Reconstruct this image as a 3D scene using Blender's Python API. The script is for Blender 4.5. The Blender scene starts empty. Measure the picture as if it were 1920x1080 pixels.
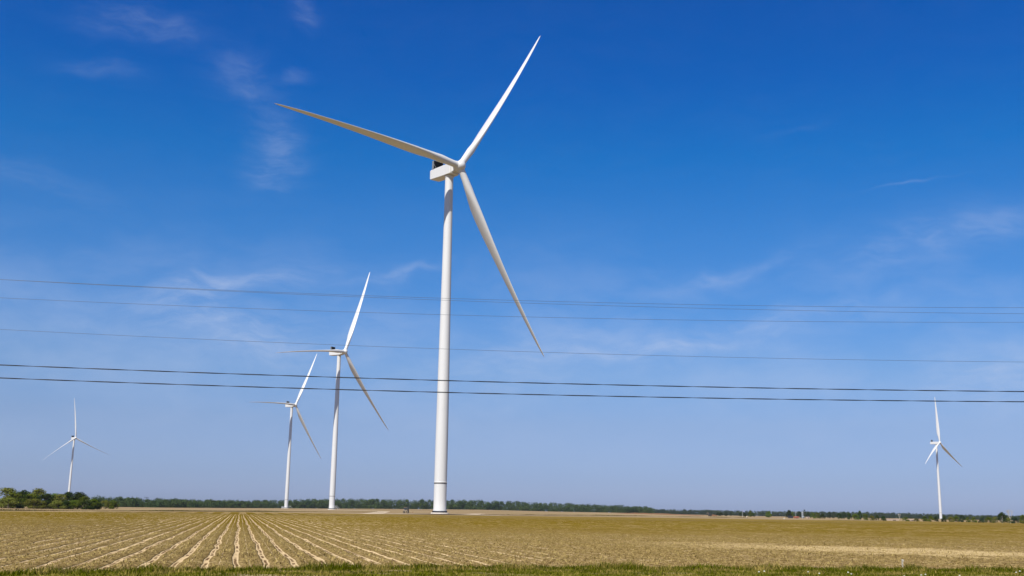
import bpy, math, random
import numpy as np
from mathutils import Matrix, Vector

# ------------------------------------------------------------------ camera
scene = bpy.context.scene
COL = scene.collection
EYE = 1.6
FOC, PITCH, ROLL = 2029.7, 0.203416, 0.0161116      # focal length in px of a 1920 px wide frame
_c, _s = math.cos(ROLL), math.sin(ROLL)
_R0 = Vector((1, 0, 0)); _U0 = Vector((0, -math.sin(PITCH), math.cos(PITCH)))
CF = Vector((0, math.cos(PITCH), math.sin(PITCH)))
CR = _R0 * _c + _U0 * _s
CU = _U0 * _c - _R0 * _s
cam_data = bpy.data.cameras.new('camera')
cam_data.sensor_width = 36.0
cam_data.lens = FOC / 1920 * 36
cam_data.clip_start = 0.1
cam_data.clip_end = 30000
cam = bpy.data.objects.new('camera', cam_data)
COL.objects.link(cam)
cam.matrix_world = Matrix(((CR.x, CU.x, -CF.x, 0), (CR.y, CU.y, -CF.y, 0), (CR.z, CU.z, -CF.z, EYE), (0, 0, 0, 1)))
scene.camera = cam

scene.view_settings.view_transform = 'Standard'
scene.view_settings.look = 'None'
scene.view_settings.exposure = 0.5
scene.view_settings.gamma = 1.0
scene.cycles.max_bounces = 6
scene.cycles.volume_bounces = 0
scene.cycles.transparent_max_bounces = 4

# ------------------------------------------------------------------ node helper
class NT:
    def __init__(s, tree): s.t = tree; s.n = tree.nodes; s.l = tree.links
    def add(s, typ, **kw):
        nd = s.n.new(typ)
        for k, v in kw.items(): setattr(nd, k, v)
        return nd
    def put(s, sock, v):
        if v is None: return
        if isinstance(v, bpy.types.NodeSocket): s.l.new(v, sock)
        elif isinstance(v, (tuple, list)) and len(v) == 3 and sock.type == 'RGBA': sock.default_value = (*v, 1)
        else: sock.default_value = v
    def math(s, op, a, b=None, c=None, clamp=False):
        nd = s.add('ShaderNodeMath', operation=op); nd.use_clamp = clamp
        s.put(nd.inputs[0], a); s.put(nd.inputs[1], b)
        if c is not None: s.put(nd.inputs[2], c)
        return nd.outputs[0]
    def mix(s, f, a, b, mode='MIX'):
        nd = s.add('ShaderNodeMix', data_type='RGBA', blend_type=mode)
        s.put(nd.inputs[0], f); s.put(nd.inputs[6], a); s.put(nd.inputs[7], b)
        return nd.outputs[2]
    def noise(s, vec, scale, detail=3, rough=.55, out=0):
        nd = s.add('ShaderNodeTexNoise'); s.put(nd.inputs['Vector'], vec)
        nd.inputs['Scale'].default_value = scale; nd.inputs['Detail'].default_value = detail
        nd.inputs['Roughness'].default_value = rough
        return nd.outputs[out]
    def ramp(s, v, lo, hi, a=0., b=1., smooth=True):
        nd = s.add('ShaderNodeMapRange'); nd.interpolation_type = 'SMOOTHSTEP' if smooth else 'LINEAR'
        s.put(nd.inputs[0], v)
        for i, x in zip((1, 2, 3, 4), (lo, hi, a, b)): s.put(nd.inputs[i], x)
        return nd.outputs[0]
    def mapping(s, vec, scale=(1, 1, 1), rot=(0, 0, 0), loc=(0, 0, 0)):
        nd = s.add('ShaderNodeMapping'); s.put(nd.inputs[0], vec)
        nd.inputs['Location'].default_value = loc; nd.inputs['Rotation'].default_value = rot; nd.inputs['Scale'].default_value = scale
        return nd.outputs[0]

# ------------------------------------------------------------------ sun and sky
SUN_AZ, SUN_EL = math.radians(-156), math.radians(49.5)     # azimuth measured from the view direction (+Y), clockwise
S = Vector((math.sin(SUN_AZ) * math.cos(SUN_EL), math.cos(SUN_AZ) * math.cos(SUN_EL), math.sin(SUN_EL)))
sun_l = bpy.data.lights.new('sun', 'SUN'); sun_l.energy = 5.0; sun_l.angle = math.radians(0.53); sun_l.color = (1, .955, .89)
sun = bpy.data.objects.new('sun', sun_l); COL.objects.link(sun)
sun.rotation_euler = S.to_track_quat('Z', 'Y').to_euler()

world = bpy.data.worlds.new('World'); scene.world = world; world.use_nodes = True
W = NT(world.node_tree); W.n.clear()
sky = W.add('ShaderNodeTexSky', sky_type='NISHITA'); sky.sun_disc = False
sky.sun_elevation = SUN_EL; sky.sun_rotation = SUN_AZ
sky.altitude = 60; sky.air_density = 1.0; sky.dust_density = 0.6; sky.ozone_density = 2.0
SKY_STRENGTH = 0.071
tc = W.add('ShaderNodeTexCoord')
dirv = tc.outputs['Generated']
sx = W.add('ShaderNodeSeparateXYZ'); W.l.new(dirv, sx.inputs[0])
azi = W.math('ARCTAN2', sx.outputs[0], sx.outputs[1])
ele = W.math('ARCSINE', sx.outputs[2])
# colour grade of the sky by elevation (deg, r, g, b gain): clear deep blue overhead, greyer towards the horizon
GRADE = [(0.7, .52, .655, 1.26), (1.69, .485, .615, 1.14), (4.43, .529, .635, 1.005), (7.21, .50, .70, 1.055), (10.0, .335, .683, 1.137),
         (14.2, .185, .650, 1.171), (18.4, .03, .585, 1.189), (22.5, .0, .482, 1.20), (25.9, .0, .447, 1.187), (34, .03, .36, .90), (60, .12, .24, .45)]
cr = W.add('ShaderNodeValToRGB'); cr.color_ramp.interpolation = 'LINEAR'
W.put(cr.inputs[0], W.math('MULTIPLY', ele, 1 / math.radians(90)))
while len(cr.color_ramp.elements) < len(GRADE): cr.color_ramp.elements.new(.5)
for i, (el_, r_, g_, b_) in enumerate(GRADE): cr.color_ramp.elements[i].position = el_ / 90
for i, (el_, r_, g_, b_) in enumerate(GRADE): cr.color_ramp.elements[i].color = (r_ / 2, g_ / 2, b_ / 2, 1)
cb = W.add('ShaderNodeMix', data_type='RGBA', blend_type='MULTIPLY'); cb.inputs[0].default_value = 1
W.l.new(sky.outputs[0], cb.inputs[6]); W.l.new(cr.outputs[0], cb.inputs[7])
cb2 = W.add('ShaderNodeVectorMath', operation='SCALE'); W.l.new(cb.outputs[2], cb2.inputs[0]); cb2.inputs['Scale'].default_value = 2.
cv = W.add('ShaderNodeCombineXYZ'); W.l.new(azi, cv.inputs[0]); W.l.new(ele, cv.inputs[1])
warp = W.noise(cv.outputs[0], 9, 3, .6, out=1)
wv = W.add('ShaderNodeVectorMath', operation='MULTIPLY_ADD')
W.l.new(warp, wv.inputs[0]); wv.inputs[1].default_value = (.05, .05, 0); W.l.new(cv.outputs[0], wv.inputs[2])
CLOUDS = [  # azimuth, elevation (deg), half width, half height, tilt (deg), strength : cirrus streaks
    (-15.14, 21.87, 1.18, 0.85, -10, 0.170),
    (-12.95, 18.80, 1.19, 1.55, 25, 0.220),
    (-13.67, 17.02, 1.40, 0.51, -20, 0.100),
    (-19.32, 23.75, 1.96, 0.56, -12, 0.160),
    (-22.13, 23.57, 1.58, 0.62, 0, 0.090),
    (-22.14, 21.09, 1.56, 0.31, 5, 0.120),
    (-11.80, 25.51, 0.70, 0.56, -45, 0.170),
    (-12.03, 22.31, 0.75, 0.28, 15, 0.100),
    (-14.92, 11.18, 4.38, 0.62, 12, 0.290),
    (-6.34, 12.27, 2.15, 0.28, 14, 0.261),
    (-15.60, 9.36, 3.78, 1.41, -20, 0.232),
    (11.68, 12.43, 3.02, 0.37, 15, 0.290),
    (23.10, 13.71, 4.53, 0.79, 14, 0.261),
    (10.49, 8.85, 6.20, 0.56, 7, 0.290),
    (2.61, 8.87, 3.12, 1.13, 0, 0.203),
    (21.12, 16.27, 1.47, 0.07, 4, 0.160),
    (24.32, 6.64, 2.99, 1.41, 0, 0.261),
    (-0.21, 7.14, 6.22, 1.69, 0, 0.174),
    (-24.87, 15.65, 2.72, 0.56, -10, 0.090),
    (-12.85, 8.41, 7.21, 1.13, 0, 0.174),
    (-22.80, 9.63, 4.01, 0.62, -5, 0.145),
    (14.97, 19.58, 1.11, 0.14, 10, 0.070),
    (15.16, 10.13, 4.19, 0.40, 6, 0.174)]
acc = None
wx = W.add('ShaderNodeSeparateXYZ'); W.l.new(wv.outputs[0], wx.inputs[0])
for (a, e, hw, hh, tl, st) in CLOUDS:
    a, e, hw, hh, tl = [math.radians(q) for q in (a, e, hw, hh, tl)]
    a += .025; e += .025
    dx = W.math('SUBTRACT', wx.outputs[0], a); dy = W.math('SUBTRACT', wx.outputs[1], e)
    u = W.math('ADD', W.math('MULTIPLY', dx, math.cos(tl) / hw), W.math('MULTIPLY', dy, math.sin(tl) / hw))
    v = W.math('SUBTRACT', W.math('MULTIPLY', dy, math.cos(tl) / hh), W.math('MULTIPLY', dx, math.sin(tl) / hh))
    r2 = W.math('ADD', W.math('MULTIPLY', u, u), W.math('MULTIPLY', v, v))
    g = W.math('MULTIPLY', W.math('EXPONENT', W.math('MULTIPLY', r2, -.8)), st)
    acc = g if acc is None else W.math('ADD', acc, g)
cn1 = W.noise(W.mapping(wv.outputs[0], (1, 3.6, 1), (0, 0, -.22)), 22, 9, .66)
cn2 = W.noise(W.mapping(wv.outputs[0], (1, 2.0, 1), (0, 0, .5)), 5, 4, .55)
wisp = W.math('MULTIPLY', W.ramp(cn1, .33, .72), W.ramp(cn2, .3, .62, .35, 1.))
cloud = W.math('MULTIPLY', acc, W.math('MULTIPLY_ADD', wisp, .95, .24))
veil = W.math('MULTIPLY', W.ramp(ele, math.radians(1), math.radians(7)), W.ramp(ele, math.radians(8), math.radians(17), 1., 0.))
cn3 = W.noise(W.mapping(wv.outputs[0], (1, 2.4, 1), (0, 0, -.3)), 6, 6, .6)
veil = W.math('MULTIPLY', W.math('MULTIPLY', veil, W.ramp(cn3, .38, .72)), .20)
cloud = W.math('ADD', W.math('ADD', cloud, veil), W.math('MULTIPLY', wisp, .012), clamp=True)
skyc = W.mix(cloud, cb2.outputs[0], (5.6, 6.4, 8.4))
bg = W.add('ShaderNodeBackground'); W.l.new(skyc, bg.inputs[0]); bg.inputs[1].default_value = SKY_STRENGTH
wo = W.add('ShaderNodeOutputWorld'); W.l.new(bg.outputs[0], wo.inputs[0])

# ------------------------------------------------------------------ helpers
def ray(px, py):                                     # direction of a point of the picture
    return CF * FOC + CR * (px - 960) + CU * (540 - py)
def at_dist(px, D, py=960):                          # ground position at that bearing, D metres off
    d = ray(px, py); h = math.hypot(d.x, d.y)
    return d.x / h * D, d.y / h * D
def on_ground(px, py, z=0.):
    d = ray(px, py); t = (z - EYE) / d.z
    return d.x * t, d.y * t
def horizon_y(px): return 944.56 + (px) * 0.01466
PXF = 2072.                                           # px per radian near the horizon

BX = np.array([-500, 300, 450, 600, 700, 900, 1040, 1200, 1300, 1400, 2600])
BA = np.array([math.atan2(*at_dist(p, 1.)) for p in BX])
BZ = np.array([0, 0, .3, 1.2, 2.0, 2.9, 2.1, 1.9, .9, 0, 0])
T1 = (-22.95, 369.5)
def sstep(t): t = np.clip(t, 0, 1); return t * t * (3 - 2 * t)
def ground_z(x, y):
    x = np.asarray(x, float); y = np.asarray(y, float)
    r = np.hypot(x, y); az = np.arctan2(x, y)
    b = np.where(y > 0, np.interp(az, BA, BZ), 0) * sstep((r - 400) / 900)
    d = np.hypot(x - T1[0], y - T1[1])
    return b + .38 * (1 - sstep((d - 9) / 16))

def tag(o, label=None, cat=None, group=None, kind=None):
    for k, v in (('label', label), ('category', cat), ('group', group), ('kind', kind)):
        if v: o[k] = v
    return o
def link(name, me, mat=None, parent=None, loc=None, smooth=False):
    if mat is not None:
        for m in (mat if isinstance(mat, (list, tuple)) else [mat]): me.materials.append(m)
    if smooth: me.polygons.foreach_set('use_smooth', [True] * len(me.polygons))
    o = bpy.data.objects.new(name, me); COL.objects.link(o)
    if parent is not None: o.parent = parent
    if loc is not None: o.location = loc
    return o
def empty(name, loc=(0, 0, 0), rz=0.):
    o = bpy.data.objects.new(name, None); COL.objects.link(o); o.empty_display_size = 1
    o.location = loc; o.rotation_euler.z = rz
    return o
def np_mesh(name, V, F):                              # F: (n,k) array of equal-sized faces
    V = np.asarray(V, np.float32); F = np.asarray(F, np.int32)
    me = bpy.data.meshes.new(name); k = F.shape[1]
    me.vertices.add(len(V)); me.vertices.foreach_set('co', V.ravel())
    me.loops.add(F.size); me.loops.foreach_set('vertex_index', F.ravel())
    me.polygons.add(len(F)); me.polygons.foreach_set('loop_start', np.arange(len(F), dtype=np.int32) * k)
    me.update(calc_edges=True); me.validate()
    return me
class MB:                                             # collects shapes into one mesh
    def __init__(s): s.V = []; s.F = []; s.sm = []
    def add(s, V, F, smooth=False):
        b = len(s.V); s.V += [tuple(v) for v in V]; s.F += [[i + b for i in f] for f in F]; s.sm += [smooth] * len(F)
    def box(s, c, d, M=None, taper=1.):
        x, y, z = [q / 2 for q in d]; V = []
        for k in (-1, 1):
            t = taper if k > 0 else 1.
            for (i, j) in ((-1, -1), (1, -1), (1, 1), (-1, 1)): V.append(Vector((i * x * t, j * y * t, k * z)))
        if M is not None: V = [M @ v for v in V]
        V = [v + Vector(c) for v in V]
        s.add(V, [(0, 3, 2, 1), (4, 5, 6, 7), (0, 1, 5, 4), (1, 2, 6, 5), (2, 3, 7, 6), (3, 0, 4, 7)])
    def rings(s, R, cap=True, smooth=True):           # list of rings (each a list of points)
        n = len(R[0]); V = [p for r in R for p in r]; F = []
        for k in range(len(R) - 1):
            for i in range(n): F.append((k * n + i, k * n + (i + 1) % n, (k + 1) * n + (i + 1) % n, (k + 1) * n + i))
        s.add(V, F, smooth)
        if cap:
            s.add(R[0], [tuple(range(n))[::-1]]); s.add(R[-1], [tuple(range(n))])
    def tube(s, a, b, r0, r1=None, n=12, cap=True):
        a, b = Vector(a), Vector(b); r1 = r0 if r1 is None else r1
        q = (b - a).to_track_quat('Z', 'Y'); R = []
        for c, r in ((a, r0), (b, r1)):
            R.append([c + q @ Vector((r * math.cos(t * 2 * math.pi / n), r * math.sin(t * 2 * math.pi / n), 0)) for t in range(n)])
        s.rings(R, cap)
    def lathe(s, prof, n=48, cap=True):
        s.rings([[Vector((r * math.cos(t * 2 * math.pi / n), r * math.sin(t * 2 * math.pi / n), z)) for t in range(n)] for r, z in prof], cap)
    def mesh(s, name):
        me = bpy.data.meshes.new(name); me.from_pydata(s.V, [], s.F); me.update()
        me.polygons.foreach_set('use_smooth', s.sm); me.validate()
        return me
    def build(s, name, mat, parent=None, loc=None): return link(name, s.mesh(name), mat, parent, loc)

def new_mat(name, rough=.6, spec=.3):
    m = bpy.data.materials.new(name); m.use_nodes = True
    T = NT(m.node_tree); p = T.n['Principled BSDF']
    p.inputs['Roughness'].default_value = rough; p.inputs['Specular IOR Level'].default_value = spec
    return m, T, p
def plain(name, col, rough=.6, spec=.3, var=.12, scale=3.):
    m, T, p = new_mat(name, rough, spec)
    g = T.add('ShaderNodeNewGeometry')
    n = T.noise(g.outputs['Position'], scale, 4)
    T.put(p.inputs['Base Color'], T.mix(T.ramp(n, .3, .7), [c * (1 - var) for c in col], [c * (1 + var) for c in col]))
    return m

# ------------------------------------------------------------------ ground
def mat_ground():
    m, T, p = new_mat('bare_ground', 1., 0.)
    g = T.add('ShaderNodeNewGeometry'); P = g.outputs['Position']
    sep = T.add('ShaderNodeSeparateXYZ'); T.l.new(P, sep.inputs[0])
    a = T.noise(T.mapping(P, (.004, .02, 1), (0, 0, .25)), 1., 4)
    b = T.noise(T.mapping(P, (.02, .12, 1), (0, 0, .2)), 1., 4)
    c = T.noise(P, 1.2, 5, .65)
    col = T.mix(T.ramp(a, .38, .6), (.33, .24, .14), (.225, .155, .085))
    col = T.mix(T.ramp(b, .5, .66), col, (.26, .20, .08))
    col = T.mix(T.ramp(b, .3, .42, 1., 0.), col, (.43, .335, .21))
    col = T.mix(T.ramp(c, .3, .75, 0, .5), col, (.13, .10, .055))
    near = T.ramp(sep.outputs[1], 60, 120, 1., 0.)
    col = T.mix(near, col, T.mix(T.ramp(c, .35, .65), (.20, .15, .085), (.33, .26, .15)))
    T.put(p.inputs['Base Color'], col)
    return m
GROUND = mat_ground()
def build_ground():
    rs = np.concatenate([[0.], np.geomspace(8, 4000, 90)])
    az = np.concatenate([np.radians(np.linspace(-32, 32, 161)), np.radians(np.linspace(36, 328, 74))])
    n = len(az); V = [(0, 0, 0)]
    Rr, A = np.meshgrid(rs[1:], az, indexing='ij')
    X, Y = Rr * np.sin(A), Rr * np.cos(A); Z = ground_z(X, Y) - .02
    V = np.concatenate([[[0, 0, -.02]], np.stack([X, Y, Z], -1).reshape(-1, 3)])
    F = []
    for k in range(len(rs) - 2):
        i = np.arange(n); j = (i + 1) % n
        F.append(np.stack([1 + k * n + i, 1 + (k + 1) * n + i, 1 + (k + 1) * n + j, 1 + k * n + j], 1))
    F = np.concatenate(F)
    me = np_mesh('ground', V, F)
    # the innermost disc
    me2 = [(0, 1 + i, 1 + (i + 1) % n) for i in range(n)]
    import bmesh
    bm = bmesh.new(); bm.from_mesh(me); bm.verts.ensure_lookup_table()
    for f in me2: bm.faces.new([bm.verts[q] for q in f])
    bmesh.ops.recalc_face_normals(bm, faces=bm.faces)
    if bm.faces[0].normal.z < 0: bmesh.ops.reverse_faces(bm, faces=bm.faces)
    bm.to_mesh(me); bm.free()
    tag(link('ground', me, GROUND, smooth=True), kind='structure')
build_ground()

# ------------------------------------------------------------------ field with furrows
ROW_AZ = math.radians(-13.675); ROW = .82
RU = np.array([math.cos(ROW_AZ), -math.sin(ROW_AZ)]); RV = np.array([math.sin(ROW_AZ), math.cos(ROW_AZ)])
EDGE_X = np.array([-60, -30, -11.3, -8.5, -4.9, .7, 7.1, 15.7, 30, 60])
EDGE_Y = np.array([8, 17, 25.0, 26.9, 29.0, 31.2, 32.6, 34.0, 36.5, 42])
def verge_edge(x): return np.interp(x, EDGE_X, EDGE_Y)
FAR_PX = [-400, 0, 300, 449, 824, 1000, 1200, 1500, 1850, 2300]
FAR_D = [190, 236, 292, 344, 352, 385, 425, 455, 590, 640]
FAR_AZ = np.array([math.atan2(*at_dist(p, 1.)) for p in FAR_PX])
def field_far(az): return np.interp(az, FAR_AZ, FAR_D)

rng = np.random.default_rng(5)
_pt = rng.random((64, 256)) * 2 - 1
def vnoise(ix, t):                                    # smooth 1-D noise along t, one strand per row index
    ix = np.asarray(ix).astype(int) % 64; t = np.asarray(t); f = np.floor(t).astype(int); w = sstep(t - f)
    return _pt[ix, f % 256] * (1 - w) + _pt[ix, (f + 1) % 256] * w
def furrow_dist(u, v):                                # distance from the nearest furrow's wandering centre line
    k = np.round(u / ROW)
    off = .05 * vnoise(k, v / 3.2) + .018 * vnoise(k + 17, v / 1.1) + .07 * vnoise(k + 31, v / 12)
    return u - k * ROW - off
def field_z(u, v):
    d = np.abs(furrow_dist(u, v)); w = .15 + .035 * vnoise(np.round(u / ROW) + 7, v / 3.1)
    fade = 1 - sstep((v - 180) / 80)
    return (.05 * sstep((d - w * .62) / .09) + .008 * np.cos(d * 2 * math.pi / .13)) * fade

def mat_field():
    m, T, p = new_mat('field_soil', 1., 0.)
    at = T.add('ShaderNodeAttribute'); at.attribute_name = 'furrow'; d = T.math('ABSOLUTE', at.outputs['Fac'])
    g = T.add('ShaderNodeNewGeometry'); P = g.outputs['Position']
    sep = T.add('ShaderNodeSeparateXYZ'); T.l.new(P, sep.inputs[0])
    RP = T.mapping(P, (1, 1, 1), (0, 0, -ROW_AZ * -1))
    along = T.mapping(RP, (1., .16, 1))
    fine = T.noise(T.mapping(P, (1, .35, 1)), 9., 6, .72); mid = T.noise(along, 2.2, 4, .6); clump = T.noise(T.mapping(P, (1, .5, 1)), 2.2, 5, .65)
    fine2 = T.noise(T.mapping(P, (1, 1, 1), loc=(31, 7, 0)), 22., 5, .7)
    big = T.noise(T.mapping(P, (.03, .07, 1), (0, 0, .2)), 1., 4)
    big0 = T.noise(T.mapping(P, (.05, .03, 1), (0, 0, .1)), 1., 4)
    far = T.ramp(T.math('MULTIPLY_ADD', T.math('SUBTRACT', big0, .5), 60., sep.outputs[1]), 20, 150)
    # ridges: residue and soil, turning to thin olive cover farther out
    straw = T.mix(T.ramp(fine, .40, .60), (.155, .104, .048), (.43, .32, .165))
    straw = T.mix(T.ramp(clump, .42, .30, 0., .5), straw, (.085, .052, .024))
    straw = T.mix(T.ramp(clump, .45, .7, 0., .3), straw, (.22, .175, .05))
    cover = T.mix(T.ramp(mid, .35, .65), (.205, .142, .016), (.155, .104, .009))
    cover = T.mix(T.ramp(big, .42, .66), cover, (.205, .148, .022))
    cover = T.mix(T.ramp(fine, .62, .8, 0, .5), cover, (.27, .195, .055))
    ridge = T.mix(far, straw, cover)
    # furrows: washed pale sand with damp patches in the middle
    wid = T.math('MULTIPLY_ADD', T.noise(along, .8, 2), .09, .052)
    wid = T.math('ADD', wid, T.math('MULTIPLY', T.math('SUBTRACT', fine, .5), .06))
    fm = T.ramp(T.math('SUBTRACT', wid, d), -.012, .02)
    sand = T.mix(T.ramp(fine, .3, .7), (.56, .42, .275), (.74, .58, .40))
    dampn = T.noise(T.mapping(RP, (1., .35, 1), loc=(5, 3, 0)), 1.9, 3)
    damp = T.math('MULTIPLY', T.ramp(dampn, .44, .54), T.ramp(d, .028, .055, 1., 0.))
    sand = T.mix(damp, sand, (.16, .10, .062))
    fdist = T.ramp(sep.outputs[1], 110, 330, 1., .35)
    col = T.mix(T.math('MULTIPLY', fm, fdist), ridge, sand)
    # cut edge of the ridge: its shade painted in as a dark line beside the sand
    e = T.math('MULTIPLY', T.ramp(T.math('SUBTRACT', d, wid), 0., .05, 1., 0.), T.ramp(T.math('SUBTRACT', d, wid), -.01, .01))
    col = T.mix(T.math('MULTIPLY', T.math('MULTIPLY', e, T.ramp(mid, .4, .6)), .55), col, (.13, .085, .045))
    # washed-out sandy swath on the right
    q = T.math('SUBTRACT', T.math('MULTIPLY_ADD', T.math('SUBTRACT', sep.outputs[0], 12.), .56, sep.outputs[1]), 57.)
    q = T.math('ADD', q, T.math('MULTIPLY', T.math('SUBTRACT', T.noise(P, .3, 5), .5), 22.))
    sw = T.math('MULTIPLY', T.ramp(T.math('ABSOLUTE', q), 1.5, 7.5, 1., 0.), T.ramp(sep.outputs[0], 4., 17.))
    sw = T.math('MULTIPLY', sw, T.ramp(fine, .30, .55, .25, 1.))
    col = T.mix(T.math('MULTIPLY', sw, .85), col, (.66, .51, .31))
    st = T.noise(T.mapping(P, (.12, 1.4, 1), (0, 0, .12)), 1., 3)
    col = T.mix(T.math('MULTIPLY', T.ramp(st, .60, .68), T.ramp(sep.outputs[1], 110, 60, 0., .6)), col, (.55, .43, .27))
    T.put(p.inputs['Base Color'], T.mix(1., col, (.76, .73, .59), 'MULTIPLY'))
    bp = T.add('ShaderNodeBump'); bp.inputs['Strength'].default_value = .9; bp.inputs['Distance'].default_value = .05
    T.put(bp.inputs['Height'], T.math('MULTIPLY', T.math('ADD', fine, T.math('MULTIPLY', fine2, .5)), T.math('SUBTRACT', 1.1, fm)))
    T.l.new(bp.outputs[0], p.inputs['Normal'])
    return m
FIELD = mat_field()
def field_block(us, vs, fine):
    U, Vv = np.meshgrid(us, vs, indexing='ij')
    X = U * RU[0] + Vv * RV[0]; Y = U * RU[1] + Vv * RV[1]
    Z = field_z(U, Vv) if fine else np.full_like(U, .045)
    Dd = furrow_dist(U, Vv)
    if fine: Z = Z + rng.normal(size=Z.shape) * np.where(np.abs(Dd) > .2, .008, .001)
    nu, nv = U.shape; idx = np.arange(nu * nv).reshape(nu, nv)
    F = np.stack([idx[:-1, :-1], idx[1:, :-1], idx[1:, 1:], idx[:-1, 1:]], -1).reshape(-1, 4)
    xc = X.ravel()[F].mean(1); yc = Y.ravel()[F].mean(1); az = np.arctan2(xc, yc); r = np.hypot(xc, yc)
    keep = (yc > verge_edge(xc) - .35) & (r < field_far(az)) & (np.abs(az) < math.radians(33)) & (yc > 5)
    F = F[keep]; used = np.zeros(nu * nv, bool); used[F.ravel()] = True
    re = np.cumsum(used) - 1
    return np.stack([X, Y, Z], -1).reshape(-1, 3)[used], re[F], Dd.ravel()[used]
def build_field():
    B = [field_block(np.arange(-50, 115, ROW / 8), np.concatenate([np.arange(10, 60, .4), np.arange(60, 112, 1.)]), True),
         field_block(np.arange(-70, 260, ROW / 4), np.arange(111, 262, 2.2), True),
         field_block(np.arange(-200, 560, ROW * 2.5), np.arange(260, 640, 5.), False)]
    V, F, D = [], [], []; n = 0
    for v, f, d in B: V.append(v); F.append(f + n); D.append(d); n += len(v)
    me = np_mesh('field', np.concatenate(V), np.concatenate(F))
    D = np.concatenate(D)
    if len(me.vertices) == len(D):
        a = me.attributes.new('furrow', 'FLOAT', 'POINT'); a.data.foreach_set('value', D.astype(np.float32))
    if me.polygons[0].normal.z < 0: me.flip_normals()
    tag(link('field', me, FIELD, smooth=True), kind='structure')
build_field()

# ------------------------------------------------------------------ tufts: many small blades in one mesh
def blades(P, H, Wd, lean=.5, seed=1):
    r = np.random.default_rng(seed); n = len(P)
    a = r.random(n) * 2 * math.pi; t = np.stack([np.cos(a), np.sin(a), np.zeros(n)], 1)
    b = r.random(n) * 2 * math.pi; l = np.stack([np.cos(b), np.sin(b), np.zeros(n)], 1) * (r.random(n) * lean * H)[:, None]
    P = np.asarray(P); up = np.array([0, 0, 1.])
    w = t * (Wd / 2)[:, None]
    mid = P + l * .35 + up * (H * .6)[:, None]; top = P + l + up * H[:, None]
    V = np.stack([P - w, P + w, mid + w * .6, mid - w * .6, top], 1).reshape(-1, 3)
    k = np.arange(n)[:, None] * 5
    F = np.concatenate([k + np.array([[0, 1, 2]]), k + np.array([[0, 2, 3]]), k + np.array([[3, 2, 4]])])
    return V, F
def mat_blade(name, a, b, dry, dlo, dhi, scale=.9, trans=.25):
    m, T, p = new_mat(name, .9, .0)
    g = T.add('ShaderNodeNewGeometry'); P = g.outputs['Position']
    isl = g.outputs['Random Per Island']
    col = T.mix(isl, a, b)
    n = T.math('ADD', T.noise(T.mapping(P, (1, 1.6, .2)), scale, 4, .6), T.math('MULTIPLY', isl, .14))
    col = T.mix(T.ramp(n, dlo, dhi), col, dry)
    col = T.mix(1., col, (.76, .75, .50), 'MULTIPLY')
    T.put(p.inputs['Base Color'], col)
    tr = T.add('ShaderNodeBsdfTranslucent'); T.put(tr.inputs[0], col)
    mx = T.add('ShaderNodeMixShader'); mx.inputs[0].default_value = trans
    T.l.new(p.outputs[0], mx.inputs[1]); T.l.new(tr.outputs[0], mx.inputs[2])
    T.l.new(mx.outputs[0], T.n['Material Output'].inputs[0])
    return m
def build_verge():
    r = np.random.default_rng(11); n = 150000
    x = r.uniform(-22, 26, n); dep = r.random(n) ** 1.5 * 9.0
    wob = .35 * vnoise(np.full(n, 3), x / 1.3) + .25 * vnoise(np.full(n, 5), x / .4)
    y = verge_edge(x) - dep + wob
    edge = np.exp(-((dep - .5) / .7) ** 2)
    cl = (vnoise(np.full(n, 9), x / .7 + 40) * .5 + .5) * (vnoise((np.floor(y / .6) % 64), x / .5 + 9) * .5 + .5)
    H = (.03 + .06 * r.random(n)) + edge * (.03 + .21 * r.random(n)) * (.25 + 1.1 * cl)
    z = .06 * np.clip(dep / .5, 0, 1)
    keep = r.random(n) < np.clip(.25 + cl * 1.6 + edge * .4, 0, 1)
    P = np.stack([x, y, z], 1)[keep]; H = H[keep]
    V, F = blades(P, H, .012 + .022 * r.random(len(P)), .8, 3)
    m = mat_blade('verge_grass', (.050, .066, .003), (.165, .180, .010), (.42, .32, .13), .54, .70, .8)
    tag(link('verge_grass', np_mesh('verge_grass', V, F), m), 'rough green and dry grass verge along the near edge of the field', 'grass', kind='stuff')
build_verge()
def mat_verge():
    m, T, p = new_mat('verge_turf', 1., 0.)
    g = T.add('ShaderNodeNewGeometry'); P = g.outputs['Position']
    c = T.noise(P, 3.5, 5, .65); b = T.noise(T.mapping(P, (.5, 1.2, 1)), .8, 3)
    col = T.mix(T.ramp(c, .35, .62), (.055, .055, .006), (.16, .14, .02))
    col = T.mix(T.ramp(b, .54, .66), col, (.27, .205, .115))
    T.put(p.inputs['Base Color'], col)
    return m
def build_verge_turf():
    xs = np.arange(-60, 60, .5); V = []; F = []
    for i, x in enumerate(xs):
        e = float(verge_edge(x))
        V += [(x, e + .05 * math.sin(x * 1.7), .012), (x, e - .5, .075), (x, e - 10, .075)]
        if i: b = 3 * i; F += [(b - 3, b - 2, b + 1, b), (b - 2, b - 1, b + 2, b + 1)]
    me = bpy.data.meshes.new('verge'); me.from_pydata(V, [], F); me.update()
    if me.polygons[0].normal.z < 0: me.flip_normals()
    tag(link('verge', me, mat_verge()), kind='structure')
build_verge_turf()

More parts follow.
